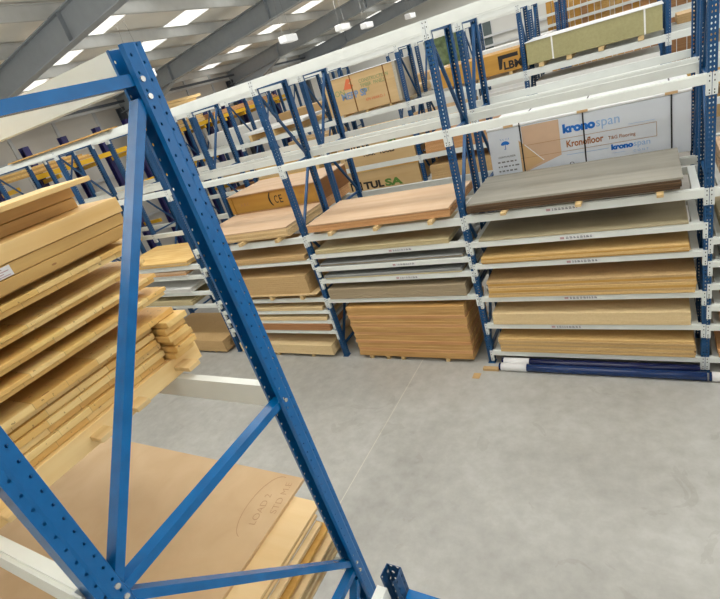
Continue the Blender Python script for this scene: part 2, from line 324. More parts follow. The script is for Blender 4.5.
# web faces -y; flanges run back to +y with return lips
UP_PTS = [(-.028, .046), (-.045, .040), (-.045, -.002), (-.039, -.010), (-.039, -.045), (.039, -.045), (.039, -.010), (.045, -.002), (.045, .040), (.028, .046)]
UP_T = -.003
_cache = {}
def upright_mesh(H, pts=None):
    if H in _cache: return _cache[H]
    bm = bmesh.new(); sheet_profile(bm, pts or UP_PTS, UP_T, .006, H)
    me = bpy.data.meshes.new('upright'); bm.to_mesh(me); bm.free(); _cache[H] = me; return me
D_FR = .83
NODES = [4.95, 3.69, 2.60, 1.42, .25]
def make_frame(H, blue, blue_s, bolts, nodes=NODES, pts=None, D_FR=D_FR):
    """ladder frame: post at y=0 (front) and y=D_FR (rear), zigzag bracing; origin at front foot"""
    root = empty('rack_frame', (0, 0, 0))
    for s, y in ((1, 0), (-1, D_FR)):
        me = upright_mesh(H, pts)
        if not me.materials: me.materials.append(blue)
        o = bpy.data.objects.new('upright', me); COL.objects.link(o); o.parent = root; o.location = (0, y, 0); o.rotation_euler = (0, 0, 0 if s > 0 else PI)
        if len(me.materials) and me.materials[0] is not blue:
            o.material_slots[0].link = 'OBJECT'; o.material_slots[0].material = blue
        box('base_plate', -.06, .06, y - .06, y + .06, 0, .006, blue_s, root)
    for i, z in enumerate(nodes):
        bm = bmesh.new(); bar(bm, (0, .012, z), (0, D_FR - .012, z), .045, .034, (0, 0, 1)); link('brace', bm, blue_s, root)
        if i < len(nodes) - 1:
            za, zb = z - .06, nodes[i + 1] + .06
            bm = bmesh.new()
            if i % 2 == 0: bar(bm, (0, D_FR - .035, za), (0, .03, zb - .03), .045, .03)
            else: bar(bm, (0, .03, za + .03), (0, D_FR - .035, zb), .045, .03)
            link('brace', bm, blue_s, root)
    if bolts:
        br = [c for c in root.children if c.name.startswith('brace')]
        for k, (z, y) in enumerate(((4.945, D_FR - .018), (4.895, D_FR - .018), (4.945, .02), (3.735, .018), (3.685, .02), (3.70, D_FR - .015), (2.66, D_FR - .018), (2.60, D_FR - .018), (2.60, .02))):
            bm = bmesh.new(); x_ = .040; cyl(bm, (x_, y, z), (1, 0, 0), .0085, .012, 10); cyl(bm, (x_ - .003, y, z), (1, 0, 0), .012, .003, 14)
            link('bolt', bm, ZINC, br[{0: 0, 1: 1, 2: 0, 3: 1, 4: 2, 5: 2, 6: 3, 7: 4, 8: 4}[k]])
    return root
H1 = 5.02
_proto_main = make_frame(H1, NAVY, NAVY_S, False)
_used = [False]
def frame(x, y, rot, label, group):
    if not _used[0]: o = _proto_main; _used[0] = True
    else: o = copy_tree(_proto_main)
    o.location = (x, y + (D_FR if rot else 0), 0); o.rotation_euler = (0, 0, PI if rot else 0)
    tag(o, label, 'rack frame', group); return o
_bc = {}
def beam_mesh(L, h):
    k = (round(L, 3), h)
    if k in _bc: return _bc[k]
    bm = bmesh.new(); prism_pts = [(-.025, -h), (.025, -h), (.025, 0), (-.012, 0), (-.012, -.012), (-.025, -.012)]
    a = [bm.verts.new((.048, y, z)) for y, z in prism_pts]; b = [bm.verts.new((L - .048, y, z)) for y, z in prism_pts]; n = len(prism_pts)
    for i in range(n): bm.faces.new((a[i], a[(i + 1) % n], b[(i + 1) % n], b[i]))
    bm.faces.new(a[::-1]); bm.faces.new(b); bmesh.ops.recalc_face_normals(bm, faces=bm.faces[:])
    me = bpy.data.meshes.new('shelf_beam'); bm.to_mesh(me); bm.free(); me.materials.append(GREY); _bc[k] = me; return me
def bracket_mesh(h):
    if ('b', h) in _bc: return _bc[('b', h)]
    bm = bmesh.new(); bx(bm, -.0, .042, -.006, 0, -h, .0); bx(bm, .042, .048, -.006, .045, -h, 0)
    for z in (-.03, -.08, -h + .05, -h + .02): 
        bx(bm, .014, .024, -.0075, -.006, z - .008, z + .008)
    me = bpy.data.meshes.new('end_bracket'); bm.to_mesh(me); bm.free(); me.materials.append(GREYD); me.materials.append(HOLE)
    for p in me.polygons:
        if p.index >= 12: p.material_index = 1
    _bc[('b', h)] = me; return me
def beam(x0, x1, y, z, label, group, h=.12, face=-1, bh=.21):
    """shelf beam between two frames, hooked on the face of the posts at y; face -1 = hooks face -y"""
    L = x1 - x0
    o = bpy.data.objects.new('shelf_beam', beam_mesh(L, h)); COL.objects.link(o)
    if face < 0: o.location = (x0, y, z)
    else: o.location = (x1, y, z); o.rotation_euler = (0, 0, PI)
    tag(o, label, 'shelf beam', group)
    for s in (0, 1):
        b = bpy.data.objects.new('end_bracket', bracket_mesh(bh)); COL.objects.link(b); b.parent = o
        b.location = (.003 if s == 0 else L - .003, -.019, 0)
        if s: b.scale = (-1, 1, 1)
    return o
def crossbar(x, y0, y1, z, label, group):
    o = box('shelf_crossbar', x - .04, x + .04, y0, y1, z - .06, z, GREY); tag(o, label, 'crossbar', group); return o

# ------------------------------------------------------------------ main double rack (row one)
P_ = 2.85
YF1 = .0                      # centre of the front posts
YR1 = YF1 + D_FR
YF2 = YR1 + .49; YR2 = YF2 + D_FR
XS = [-11.4, -8.55, -5.7, -2.85, 0, 2.85, 5.7]
where = ['at the far left end', 'second from the left end', 'behind the big bright blue post', 'left of the brown door stack',
         'right of the brown door stack', 'right of the white carton', 'beyond the right edge']
for i, x in enumerate(XS):
    frame(x, YF1, True, 'dark blue frame, front row of the main rack, ' + where[i], 'dark blue frames of the near rack')
    frame(x, YF2, False, 'dark blue frame, rear row of the main rack, ' + where[i], 'dark blue frames of the near rack')
bay = {0: 'leftmost bay', 1: 'bay second from left', 2: 'bay left of the doors', 3: 'bay above the doors', 4: 'white carton bay', 5: 'right edge bay'}
LV = {0: [2.5, 1.2], 1: [2.20, 1.95, 1.56, 1.24], 2: [2.52, 2.09, 1.31, 1.05, .83, .60], 3: [2.54, 2.18, 1.93, 1.69, 1.29], 4: [2.56, 2.15, 1.80, 1.24, .76, .25], 5: [2.56, 1.95, 1.65, 1.34, 1.04, .75, .25]}
PLACE = ['leftmost', 'second', 'third', 'fourth', 'fifth', 'sixth', 'seventh']
ORD = ['top', 'second', 'third', 'fourth', 'fifth', 'sixth', 'seventh']
for b in range(6):
    x0, x1 = XS[b], XS[b + 1]
    hcap = .07 if b == 2 else .09 if b in (3,) else .11
    for j, z in enumerate(LV[b]):
        lab = '%s shelf down in the %s' % (ORD[j], bay[b])
        h = .11 if j == 0 else (.075 if b == 2 else .085)
        bh = .2
        if j + 1 < len(LV[b]): bh = min(.2, z - LV[b][j + 1] - .015)
        beam(x0, x1, -.03, z, 'pale grey front beam of the ' + lab, 'front shelf beams of the near rack', h, -1, bh)
        beam(x0, x1, YR1 + .03, z, 'pale grey rear beam of the ' + lab, 'rear shelf beams of the near rack', .1, 1, bh)
        for xx, s in ((x0 + .12, 'left'), (x1 - .12, 'right')):
            crossbar(xx, -.004, YR1 + .004, z, 'grey crossbar, %s end of the %s' % (s, lab), 'shelf crossbars of the near rack')
    for z, nm, h in ((3.775, 'middle', .105), (5.08, 'top', .13)):
        for y, f, s in ((-.03, -1, 'front'), (YR1 + .03, 1, 'second'), (YF2 - .03, -1, 'third'), (YR2 + .03, 1, 'rearmost')):
            hh = h
            beam(x0, x1, y, z, 'pale grey %s %s-level beam spanning the %s' % (s, nm, bay[b]), 'long %s-level beams of the near rack' % nm, hh, f, .22)
    for z in (2.56,):
        for y, f, s in ((YF2 - .03, -1, 'inner'), (YR2 + .03, 1, 'outer')):
            beam(x0, x1, y, z, 'pale grey %s beam of the back shelf in the %s' % (s, bay[b]), 'back shelf beams of the near rack', .11, f)

# ------------------------------------------------------------------ stacks of sheets
def stack(name, x0, x1, y0, y1, z0, z1, n, mats, where_, noun, jit=.012, jx=None, cat='board', topmat=None, topword=None):
    """n sheets lying on each other; each its own object"""
    t = (z1 - z0) / n; o = None
    jx = jit if jx is None else jx
    for i in range(n):
        a, b = random.uniform(-jx, jx), random.uniform(-jx, jx); c = random.uniform(-jit, jit) * .6
        m = mats[i % len(mats)]
        if i == n - 1 and topmat: m = topmat
        X0, X1, Y0, Y1 = x0 + a, x1 + b, y0 + c, y1 + c
        bm = bmesh.new(); bx(bm, -(X1 - X0) / 2, (X1 - X0) / 2, -(Y1 - Y0) / 2, (Y1 - Y0) / 2, 0, t - .0008); bevel(bm, min(.0025, t * .1))
        o = link(name, bm, m); o.location = ((X0 + X1) / 2, (Y0 + Y1) / 2, z0 + i * t)
        if i == n - 1: tag(o, 'topmost %s of the stack %s' % (topword or noun, where_), cat, noun + ' stack ' + where_)
        elif i == 0: tag(o, 'lowest %s of the stack %s' % (noun, where_), cat, noun + ' stack ' + where_)
        else: tag(o, '%s inside the stack %s' % (noun, where_), cat, noun + ' stack ' + where_)
    return o
def bearers(xs, y0, y1, z0, z1, where_, w=.035):
    for x in xs:
        o = box('wooden_bearer', x - w, x + w, y0, y1, z0, z1 - .001, BLOCK, bv=.002); tag(o, 'small pale wooden bearer under the ' + where_, 'bearer', 'wooden bearers under the ' + where_)
Y0, Y1 = -.08, 1.14
# bay under the printed carton (right of centre)
bearers((.60, 1.52, 2.38), -.20, 1.1, 2.561, 2.60, 'dark-edged grey boards below the white carton')
stack('grey_topped_board', .10, 2.59, -.1, 1.14, 2.602, 2.745, 5, [BROWNEDGE], 'right below the white carton', 'dark-edged board', jx=.02, topmat=DARKB, topword='grey-faced dark-edged board')
stack('grey_faced_board', .16, 2.66, -.06, 1.12, 2.151, 2.175, 1, [wood('beige_sheet', (186, 174, 142), (158, 146, 114), 'x', scale=.35, contrast=.9)], 'on the second shelf under the white carton', 'thin grey-beige board', jx=.004)
stack('mdf_sheet', .15, 2.67, -.07, 1.12, 1.801, 1.905, 5, [GOLD, MDF2, MDF2], 'on the third shelf under the white carton', 'golden tan board', topmat=MDF2)
stack('mdf_sheet', .17, 2.74, -.07, 1.12, 1.241, 1.50, 7, [MDF2, MDF, GOLD], 'on the fourth shelf under the white carton', 'golden-edged tan board', topmat=MDF)
stack('mdf_sheet', .16, 2.69, -.07, 1.12, .761, .955, 3, [MDFL], 'on the fifth shelf under the white carton', 'pale tan board', jit=.004)
stack('mdf_sheet', .19, 2.74, -.07, 1.12, .251, .50, 7, [MDF2, MDF], 'right above the blue rolls', 'tan board', jit=.012)
# bay above the door stack
bearers((-2.21, -1.36, -.45), -.20, 1.1, 2.541, 2.60, 'pinkish plywood above the brown door stack')
stack('plywood_sheet', -2.69, -.16, -.1, 1.14, 2.602, 2.735, 6, [PLYO], 'on top of the shelves over the doors', 'orange-edged plywood sheet', jx=.006, topmat=PINK, topword='pinkish plywood sheet')
stack('chipboard_sheet', -2.72, -.28, -.06, 1.12, 2.181, 2.255, 4, [CHIPG], 'on the second shelf over the doors', 'speckled pale chipboard sheet')
stack('grey_faced_board', -2.72, -.12, -.05, 1.12, 1.931, 1.985, 3, [GREYB, CHIP], 'on the third shelf over the doors', 'warped grey board', topmat=GREYB)
stack('grey_faced_board', -2.70, -.17, -.05, 1.12, 1.691, 1.755, 3, [CHIPG, GREYB], 'on the fourth shelf over the doors', 'grey-topped board', topmat=GREYB)
stack('chipboard_sheet', -2.73, -.17, -.07, 1.12, 1.291, 1.49, 5, [CHIP], 'directly over the doors', 'speckled brown chipboard sheet', jit=.004)
bearers((-2.25, -1.9, -.75, -1.6), -.07, 1.1, 0, .075, 'tall brown door stack on the floor')
stack('door_blank', -2.47, -.27, -.08, 1.0, .076, 1.11, 18, [DOORS, DOORS, PLYO], 'standing on the aisle floor', 'flush brown door blank', jit=.012, cat='door blank', topmat=DOORS)
# bay left of the door stack
bearers((-4.23, -3.35, -4.9), -.20, 1.1, 2.521, 2.58, 'yellow plywood in the bay left of the door stack')
stack('plywood_sheet', -5.45, -3.12, -.1, 1.14, 2.582, 2.76, 7, [PLY], 'in front of the orange crate', 'yellow-edged plywood sheet', topmat=PINK, topword='pale plywood sheet')
stack('chipboard_sheet', -5.5, -2.98, -.06, 1.14, 2.091, 2.19, 3, [MDF], 'shelf below the yellow plywood', 'dull tan board')
# palletised tan pack
bearers((-3.35, -4.1, -4.85, -5.35), -.1, 1.1, 1.311, 1.40, 'tan board pack on its thin pallet')
for i, (za, zb) in enumerate(((1.402, 1.418), (1.42, 1.432))):
    o = box('pallet_sheet', -5.42 + .03 * i, -3.02 + .06 * i, -.1, 1.12, za, zb, PLY); tag(o, '%s pale ply sheet lying under the tan board pack' % ('lower' if i == 0 else 'upper'), 'board', 'ply sheets under the tan pack')
stack('mdf_sheet', -5.4, -3.12, -.08, 1.12, 1.434, 1.80, 9, [MDF], 'on the pallet left of the door stack', 'dull tan board', jit=.003)
stack('mdf_sheet', -5.4, -3.0, -.06, 1.12, 1.051, 1.12, 3, [MDFL], 'on the first shelf below the pallet pack', 'pale board')
stack('mdf_sheet', -5.4, -2.98, -.06, 1.12, .831, .90, 3, [MDFL], 'on the second shelf below the pallet pack', 'pale board')
stack('hardboard_sheet', -5.4, -2.98, -.06, 1.12, .601, .76, 6, [wood('reddish_board', (186, 136, 90), (156, 106, 64), 'x')], 'on the third shelf below the pallet pack', 'reddish tan board')
bearers((-3.6, -4.5, -5.3), -.1, 1.1, 0, .07, 'pale board stack on the floor left of the doors')
stack('mdf_sheet', -5.5, -3.06, -.12, 1.12, .071, .285, 8, [MDFL], 'on the floor left of the doors', 'pale tan board', jit=.004, topmat=MDFL)
# bay second from the left
stack('plywood_sheet', -8.4, -6.0, -.08, 1.14, 2.201, 2.30, 3, [PINEX, PLY], 'on the first shelf left of the bright post', 'pale plywood sheet')
stack('plywood_sheet', -8.4, -6.2, -.08, 1.14, 1.951, 2.06, 3, [WHITEB, PLYO], 'on the second shelf left of the bright post', 'pink plywood sheet', topmat=PINK)
stack('white_board', -8.4, -6.3, -.08, 1.14, 1.561, 1.66, 3, [WHITEB], 'on the third shelf left of the bright post', 'white-faced sheet')
stack('chipboard_sheet', -8.4, -6.45, -.08, 1.14, 1.241, 1.35, 3, [CHIPG], 'on the fourth shelf left of the bright post', 'khaki chipboard sheet')
bearers((-6.4, -7.2, -8.0), -.1, 1.1, 0, .05, 'large tan pack on the floor at the left')
stack('mdf_sheet', -8.3, -5.98, -.14, 1.12, .051, .34, 8, [MDF], 'on the floor behind the timber panels', 'brown tan board', jit=.003)
stack('mdf_sheet', -11.2, -8.8, -.1, 1.12, 1.201, 1.5, 6, [PLY], 'on the low shelf of the leftmost bay', 'pale yellow board')
stack('mdf_sheet', -11.2, -8.8, -.1, 1.12, 2.501, 2.9, 6, [PINEX], 'on the high shelf of the leftmost bay', 'pale timber board')
# right edge bay
for j, (z, m, nm) in enumerate(((2.56, PINK, 'pinkish sheet'), (1.95, CHIPG, 'grey chipboard sheet'), (1.65, GREYB, 'grey sheet'), (1.34, WHITEB, 'white sheet'), (.75, PLYO, 'reddish sheet'), (.25, PLYO, 'pinkish brown sheet'))):
    stack('board_sheet', 2.99, 5.45, -.06, 1.12, z + .001, z + (.12 if j not in (0,) else .25), 3, [m], '%s shelf of the right edge bay' % ORD[j], nm)

# shelf labels on the front beams
def shelf_label(x, z, w_, where_):
    o = box('shelf_label', x - w_ / 2, x + w_ / 2, -.0575, -.0555, z - .07, z - .02, PAPER)
    tag(o, 'white paper label strip on the grey beam, ' + where_, 'label', 'paper labels on the shelf beams')
    box('printing', x - w_ / 2 + .01, x - w_ / 2 + .06, -.0585, -.0576, z - .06, z - .03, INKRED, o)
    bm = bmesh.new(); xx = x - w_ / 2 + .08
    while xx < x + w_ / 2 - .03:
        d = random.uniform(.015, .04); bx(bm, xx, xx + d, -.0585, -.0576, z - .058, z - .044); bx(bm, xx, xx + d * .8, -.0585, -.0576, z - .038, z - .03); xx += d + .012
    link('printing', bm, INKGR, o)
for x, z, s in ((1.32, 2.56, 'under the dark-edged boards'), (1.45, 2.15, 'under the thin grey-beige board'), (1.5, 1.80, 'under the golden tan boards'), (1.42, 1.24, 'under the golden-edged tan boards'),
                (1.2, .76, 'under the pale tan boards'), (-1.1, 2.18, 'under the pale chipboard'), (-1.1, 1.93, 'under the warped grey boards'), (-1.1, 1.69, 'under the grey-topped boards')):
    shelf_label(x, z, .42, s)
# bright pale roll ends tucked in between the bays
bm = bmesh.new(); cyl(bm, (.116, .38, 1.289), (0, 1, 0), .042, .5, 18); o = link('plastic_roll', bm, WHITE, smooth=False); tag(o, 'white roll end tucked beside the golden tan boards', 'roll')

# film rolls on the floor
def tube(x0, x1, y, z, r, mat, label, grp):
    bm = bmesh.new(); cyl(bm, ((x0 + x1) / 2, y, z), (1, 0, 0), r, x1 - x0, 20); o = link('film_roll', bm, mat, smooth=False)
    for p in o.data.polygons: p.use_smooth = len(p.vertices) == 4
    tag(o, label, 'film roll', grp)
    for a, b in ((x0 + .03, x0 + .42),):
        bm = bmesh.new(); cyl(bm, ((a + b) / 2, y, z), (1, 0, 0), r + .002, b - a, 20); s = link('paper_sleeve', bm, PAPER, o)
        for p in s.data.polygons: p.use_smooth = len(p.vertices) == 4
        s['label'] = 'white printed paper sleeve'
    return o
tube(.17, 2.86, -.215, .063, .062, FILM2, 'bright blue wrapped roll on the floor in front, under the tan boards', 'blue rolls on the floor')
tube(.19, 2.79, -.088, .075, .06, FILM, 'dark blue wrapped roll on the floor, behind the bright blue one', 'blue rolls on the floor')
tube(2.88, 5.5, -.215, .063, .062, FILM2, 'bright blue roll continuing past the right edge of the view', 'blue rolls on the floor')
o = box('wood_offcut', -.09, .16, -.27, -.2, 0, .05, MDF, bv=.004); tag(o, 'short wooden offcut poking out left of the blue rolls', 'offcut')
o = box('card_scrap', -.22, -.10, -.48, -.34, 0, .004, MDF); o.rotation_euler = (0, 0, 0); tag(o, 'small tan cardboard scrap lying on the concrete', 'scrap')

# ------------------------------------------------------------------ text helper
def to_mesh_obj(c, mat, parent, name):
    """letters as plain mesh geometry"""
    tmp = bpy.data.objects.new('tmp', c); COL.objects.link(tmp); bpy.context.view_layer.update()
    me = bpy.data.meshes.new_from_object(tmp.evaluated_get(bpy.context.evaluated_depsgraph_get())); bpy.data.objects.remove(tmp); bpy.data.curves.remove(c)
    me.name = name; me.materials.clear(); me.materials.append(mat)
    o = bpy.data.objects.new(name, me); COL.objects.link(o); o.parent = parent; return o
def text(body, x, y, z, size, mat, parent, ext=.0015, bold=0, sx=1, fit=None, name='lettering'):
    """lettering on a face looking towards -y; fit = (x0, x1, z0, z1) exact bounds"""
    c = bpy.data.curves.new(name, 'FONT'); c.body = body; c.size = size; c.extrude = ext; c.offset = bold; c.resolution_u = 3
    o = to_mesh_obj(c, mat, parent, name); o.rotation_euler = (PI / 2, 0, 0)
    if fit:
        xs = [v.co.x for v in o.data.vertices]; ys = [v.co.y for v in o.data.vertices]
        ax, ay = (fit[1] - fit[0]) / (max(xs) - min(xs)), (fit[3] - fit[2]) / (max(ys) - min(ys))
        o.scale = (ax, ay, 1); o.location = (fit[0] - min(xs) * ax, y, fit[2] - min(ys) * ay)
    else: o.location = (x, y, z); o.scale = (sx, 1, 1)
    return o
def thing_box(name, x0, x1, y0, y1, z0, z1, mat, label, cat, group=None, bv=.006, part='body'):
    r = empty(name, ((x0 + x1) / 2, (y0 + y1) / 2, z0)); tag(r, label, cat, group)
    b = box(part, -(x1 - x0) / 2, (x1 - x0) / 2, -(y1 - y0) / 2, (y1 - y0) / 2, 0, z1 - z0, mat, r, bv=bv)
    return r
def poly(name, pts, y, mat, parent, t=.0015):
    bm = bmesh.new(); a = [bm.verts.new((x, y, z)) for x, z in pts]; b = [bm.verts.new((x, y + t, z)) for x, z in pts]; n = len(pts)
    bm.faces.new(a); bm.faces.new(b[::-1])
    for i in range(n): bm.faces.new((a[i], b[i], b[(i + 1) % n], a[(i + 1) % n]))
    bmesh.ops.recalc_face_normals(bm, faces=bm.faces[:]); return link(name, bm, mat, parent)

# ------------------------------------------------------------------ white printed carton
bearers((.5, 1.5, 2.45), 1.35, 2.4, 2.561, 2.62, 'white printed carton')
KX0, KX1, KY, KZ0, KZ1 = .15, 2.76, 1.30, 2.622, 3.385
kr = thing_box('flooring_carton', KX0, KX1, KY, 2.42, KZ0, KZ1, plain('carton_wrap', (214, 220, 228), .4, var=.01), 'long white printed flooring carton with black straps on the top shelf', 'carton', bv=.008)
cx, cy_, cz = (KX0 + KX1) / 2, (KY + 2.42) / 2, KZ0
fy = KY - cy_ - .002
def K(x): return x - cx
def Z(z): return z - cz
lid = box('top_wrap', K(KX0) - .01, K(KX1) + .01, KY - cy_ - .01, 2.42 - cy_ + .01, KZ1 - cz + .001, KZ1 - cz + .045, WHITE, kr, bv=.012); lid['label'] = 'bright white folded top wrap'
poly('print_panel', [(K(.66), Z(2.70)), (K(.66), Z(3.37)), (K(1.18), Z(3.37)), (K(1.18), Z(2.86)), (K(.70), Z(2.70))], fy, CARD, kr)['label'] = 'tan printed panel'
poly('print_panel', [(K(.60), Z(2.68)), (K(.60), Z(3.18)), (K(.93), Z(2.82))], fy - .001, CARD2, kr)['label'] = 'orange printed triangle'
bm = bmesh.new(); bar(bm, (K(.68), fy - .003, Z(3.10)), (K(.93), fy - .003, Z(2.825)), .001, .012, (0, 0, 1)); link('print_line', bm, WHITE, kr)
bm = bmesh.new()
for z in (2.90, 3.085): bx(bm, K(.60), K(2.38), fy - .003, fy - .0018, Z(z) - .0025, Z(z) + .0025)
bx(bm, K(2.375), K(2.38), fy - .003, fy - .0018, Z(2.90), Z(3.085))
link('print_line', bm, INKF, kr)
def kt(body, mat, x0, x1, z0, z1, bold=0): text(body, 0, fy - .002, 0, .2, mat, kr, bold=bold, fit=(K(x0), K(x1), Z(z0), Z(z1)))
kt('krono', INKB, 1.225, 1.65, 3.155, 3.285, .012); kt('span', INKLB, 1.66, 1.95, 3.125, 3.25)
kt('Kronofloor', INKO, 1.26, 1.74, 2.95, 3.05, .004); kt('T&G Flooring', INKO, 1.80, 2.13, 2.945, 3.005)
kt('krono', INKB, 1.83, 2.10, 2.805, 2.885, .012); kt('span', INKLB, 2.105, 2.30, 2.785, 2.865); kt('C O N T', INKLB, 2.10, 2.28, 2.735, 2.765)
kt('Q', INKK, 1.28, 1.34, 2.68, 2.73); kt('CE', INKK, 1.58, 1.68, 2.665, 2.70)
bm = bmesh.new(); bx(bm, K(1.25), K(1.80), fy - .003, fy - .0018, Z(2.84), Z(2.846)); bx(bm, K(2.05), K(2.36), fy - .003, fy - .0018, Z(3.12), Z(3.124)); bx(bm, K(1.84), K(2.0), fy - .003, fy - .0018, Z(2.76), Z(2.764)); link('print_line', bm, INKLB, kr)
# rain umbrella symbol on the end label
ux, uz = K(.40), Z(3.155); up = []
for i in range(13):
    a = PI * i / 12; up.append((ux + .065 * math.cos(a), uz + .05 * math.sin(a)))
up += [(ux - .035, uz - .012), (ux, uz), (ux + .035, uz - .012)]
poly('umbrella_symbol', up, fy - .001, INKB, kr)
bm = bmesh.new(); bx(bm, ux - .004, ux + .004, fy - .002, fy, uz - .07, uz); bx(bm, ux - .022, ux + .004, fy - .002, fy, uz - .075, uz - .067)
for dx in (-.05, -.02, .02, .05): bar(bm, (ux + dx, fy - .001, uz + .065), (ux + dx * 1.3, fy - .001, uz + .09), .002, .006, (1, 0, 0))
link('umbrella_symbol', bm, INKB, kr)
kt('CONTI FLOOR', INKGR, .27, .53, 2.955, 2.98)
bm = bmesh.new(); random.seed(3)
for z in (2.74, 2.81, 2.88):
    xx = .25
    while xx < .53: d = random.uniform(.02, .06); bx(bm, K(xx), K(xx + d), fy - .002, fy, Z(z), Z(z) + .022); xx += d + .02
link('print_line', bm, INKGR, kr)
for x in (.64, 1.50, 2.545):
    bm = bmesh.new(); bx(bm, K(x) - .009, K(x) + .009, fy - .008, fy - .003, Z(KZ0), Z(KZ1) + .05); bx(bm, K(x) - .009, K(x) + .009, fy - .008, 2.42 - cy_ + .012, Z(KZ1) + .046, Z(KZ1) + .052)
    link('strap', bm, STRAP, kr)
for x in (.48, 1.50, 2.545):
    box('corner_guard', K(x) - .07, K(x) + .07, fy - .014, fy + .07, Z(KZ1) + .012, Z(KZ1) + .056, CARD2, kr)['label'] = 'brown card corner guard under the strap'

# ------------------------------------------------------------------ orange CE crate behind the yellow plywood
stack('mdf_sheet', -5.55, -3.2, 1.3, 2.4, 2.561, 2.745, 3, [PLYO], 'on the back shelf under the orange crate', 'brown board')
oc = thing_box('orange_crate', -5.59, -3.2, 1.29, 2.45, 2.747, 3.12, CRATEO, 'orange timber crate with a painted mark and pale plywood lid behind the yellow plywood', 'crate')
for x in (-1.14, 1.14): box('corner_post', x - .05, x + .05, -.60, -.582, 0, .37, CRATEO, oc)
box('lid', -1.19, 1.21, -.62, .6, .374, .392, PINK, oc)['label'] = 'pale plywood lid'
box('end_panel', 1.196, 1.21, -.57, .57, .0, .372, CRATER, oc)['label'] = 'darker brown end panel'
text('(', 0, -.584, 0, .36, INKK, oc, bold=.006, fit=(-.09, .0, .06, .34)); text('C', 0, -.584, 0, .2, INKK, oc, fit=(.06, .15, .1, .26)); text('E', 0, -.584, 0, .2, INKK, oc, fit=(.19, .27, .1, .26))
text('RS 28', .72, -.584, .2, .12, INKF, oc); text('A B C', -.9, -.584, .14, .1, INKF, oc)

# ------------------------------------------------------------------ second double rack
Y2 = 5.65; R2F = Y2
XS2 = [-11.4, -8.55, -5.7, -2.85, 0, 2.65, 5.4]
for i, x in enumerate(XS2):
    for y, rot, s in ((R2F, True, 'front'), (R2F + D_FR + .49, False, 'back')):
        frame(x, y, rot, 'dark blue frame in the %s row of the second rack, %s from the left' % (s, PLACE[i]), 'dark blue frames of the second rack')
for b in range(6):
    x0, x1 = XS2[b], XS2[b + 1]
    for z in (1.68, 2.38, 3.73, 5.08):
        nm = {1.68: 'low', 2.38: 'waist', 3.73: 'upper', 5.08: 'top'}[z]
        for y, f, s in ((Y2 - .03, -1, 'front'), (Y2 + .86, 1, 'second'), (Y2 + 1.29, -1, 'third'), (Y2 + 2.18, 1, 'rear')):
            if s in ('second', 'third') and z < 3: continue
            beam(x0, x1, y, z, 'grey %s-level %s beam, %s bay of the second rack' % (nm, s, PLACE[b]), 'grey beams of the second rack', .13, f)
# printed crate
bearers((-4.7, -4.0, -3.3), 5.6, 6.7, 3.731, 3.79, 'strapped printed crate on the second rack')
pc = thing_box('printed_crate', -5.08, -2.95, 5.58, 6.75, 3.792, 4.70, CRATE, 'large strapped plywood crate with faded coloured stencilling on the second rack', 'crate')
pcx, pcz = (-5.08 - 2.95) / 2, 3.792
def Q(x): return x - pcx
for x in (-4.87, -4.25, -3.28): 
    bm = bmesh.new(); bx(bm, Q(x) - .015, Q(x) + .015, -.592, -.586, 0, .912); bx(bm, Q(x) - .015, Q(x) + .015, -.592, .58, .908, .914); link('strap', bm, STRAPO, pc)
box('top_sheet', Q(-5.1), Q(-2.93), -.6, .6, .915, .925, WHITE, pc)
box('end_wrap', Q(-3.02), Q(-2.94), -.60, .6, 0, .91, wood('grey_film', (190, 184, 168), (160, 152, 134), 'n'), pc)['label'] = 'greyish film wrapped over the end'
text('LEON', Q(-5.0), -.588, .48, .2, INKGF, pc); text('MEPP SP', Q(-4.62), -.588, .36, .22, INKBF, pc, bold=.008)
poly('red_emblem', [(Q(-4.5), .6), (Q(-4.36), .84), (Q(-4.2), .80), (Q(-4.32), .72), (Q(-4.2), .66), (Q(-4.26), .58)], -.5885, INKR, pc)
text('CONSTRUCTION', Q(-4.02), -.588, .66, .12, INKGF, pc, sx=.9); text('TIMBER', Q(-4.0), -.588, .55, .12, INKGF, pc, sx=.8); text('PANELS', Q(-3.62), -.588, .55, .12, INKGF, pc, sx=.8); text('PLY', Q(-3.98), -.588, .42, .14, INKGF, pc)
text('474 WAKO 1', Q(-3.95), -.588, .2, .1, INKR, pc)
# orange pack
bearers((-1.7, -1.0, -.3), 5.6, 6.7, 3.731, 3.80, 'orange timber pack on the second rack')
op = thing_box('orange_pack', -2.0, -.06, 5.58, 6.75, 3.802, 4.22, CRATEO, 'orange wrapped timber pack with a black painted mark on the second rack', 'timber pack')
poly('painted_mark', [(.5, .08), (.5, .36), (.93, .36), (.93, .28), (.6, .28), (.56, .08)], -.588, INKK, op); text('LBM', .6, -.588, .06, .22, INKK, op, bold=.008)
# green board pack
bearers((.35, .9, 1.5, 2.2), 5.58, 6.7, 3.731, 3.82, 'green-edged board pack on the second rack', .05)
gp = thing_box('green_board_pack', .08, 2.56, 5.57, 6.8, 3.822, 4.26, GREENB, 'pack of dull green moisture-resistant boards with white top on the second rack', 'board pack')
box('top_sheet', -1.26, 1.26, -.63, .63, .44, .452, WHITE, gp)['label'] = 'white cover sheet'
for x in (-.72, .95): box('strap', x - .015, x + .015, -.62, -.616, 0, .44, STRAPW, gp)['label'] = 'white strap'
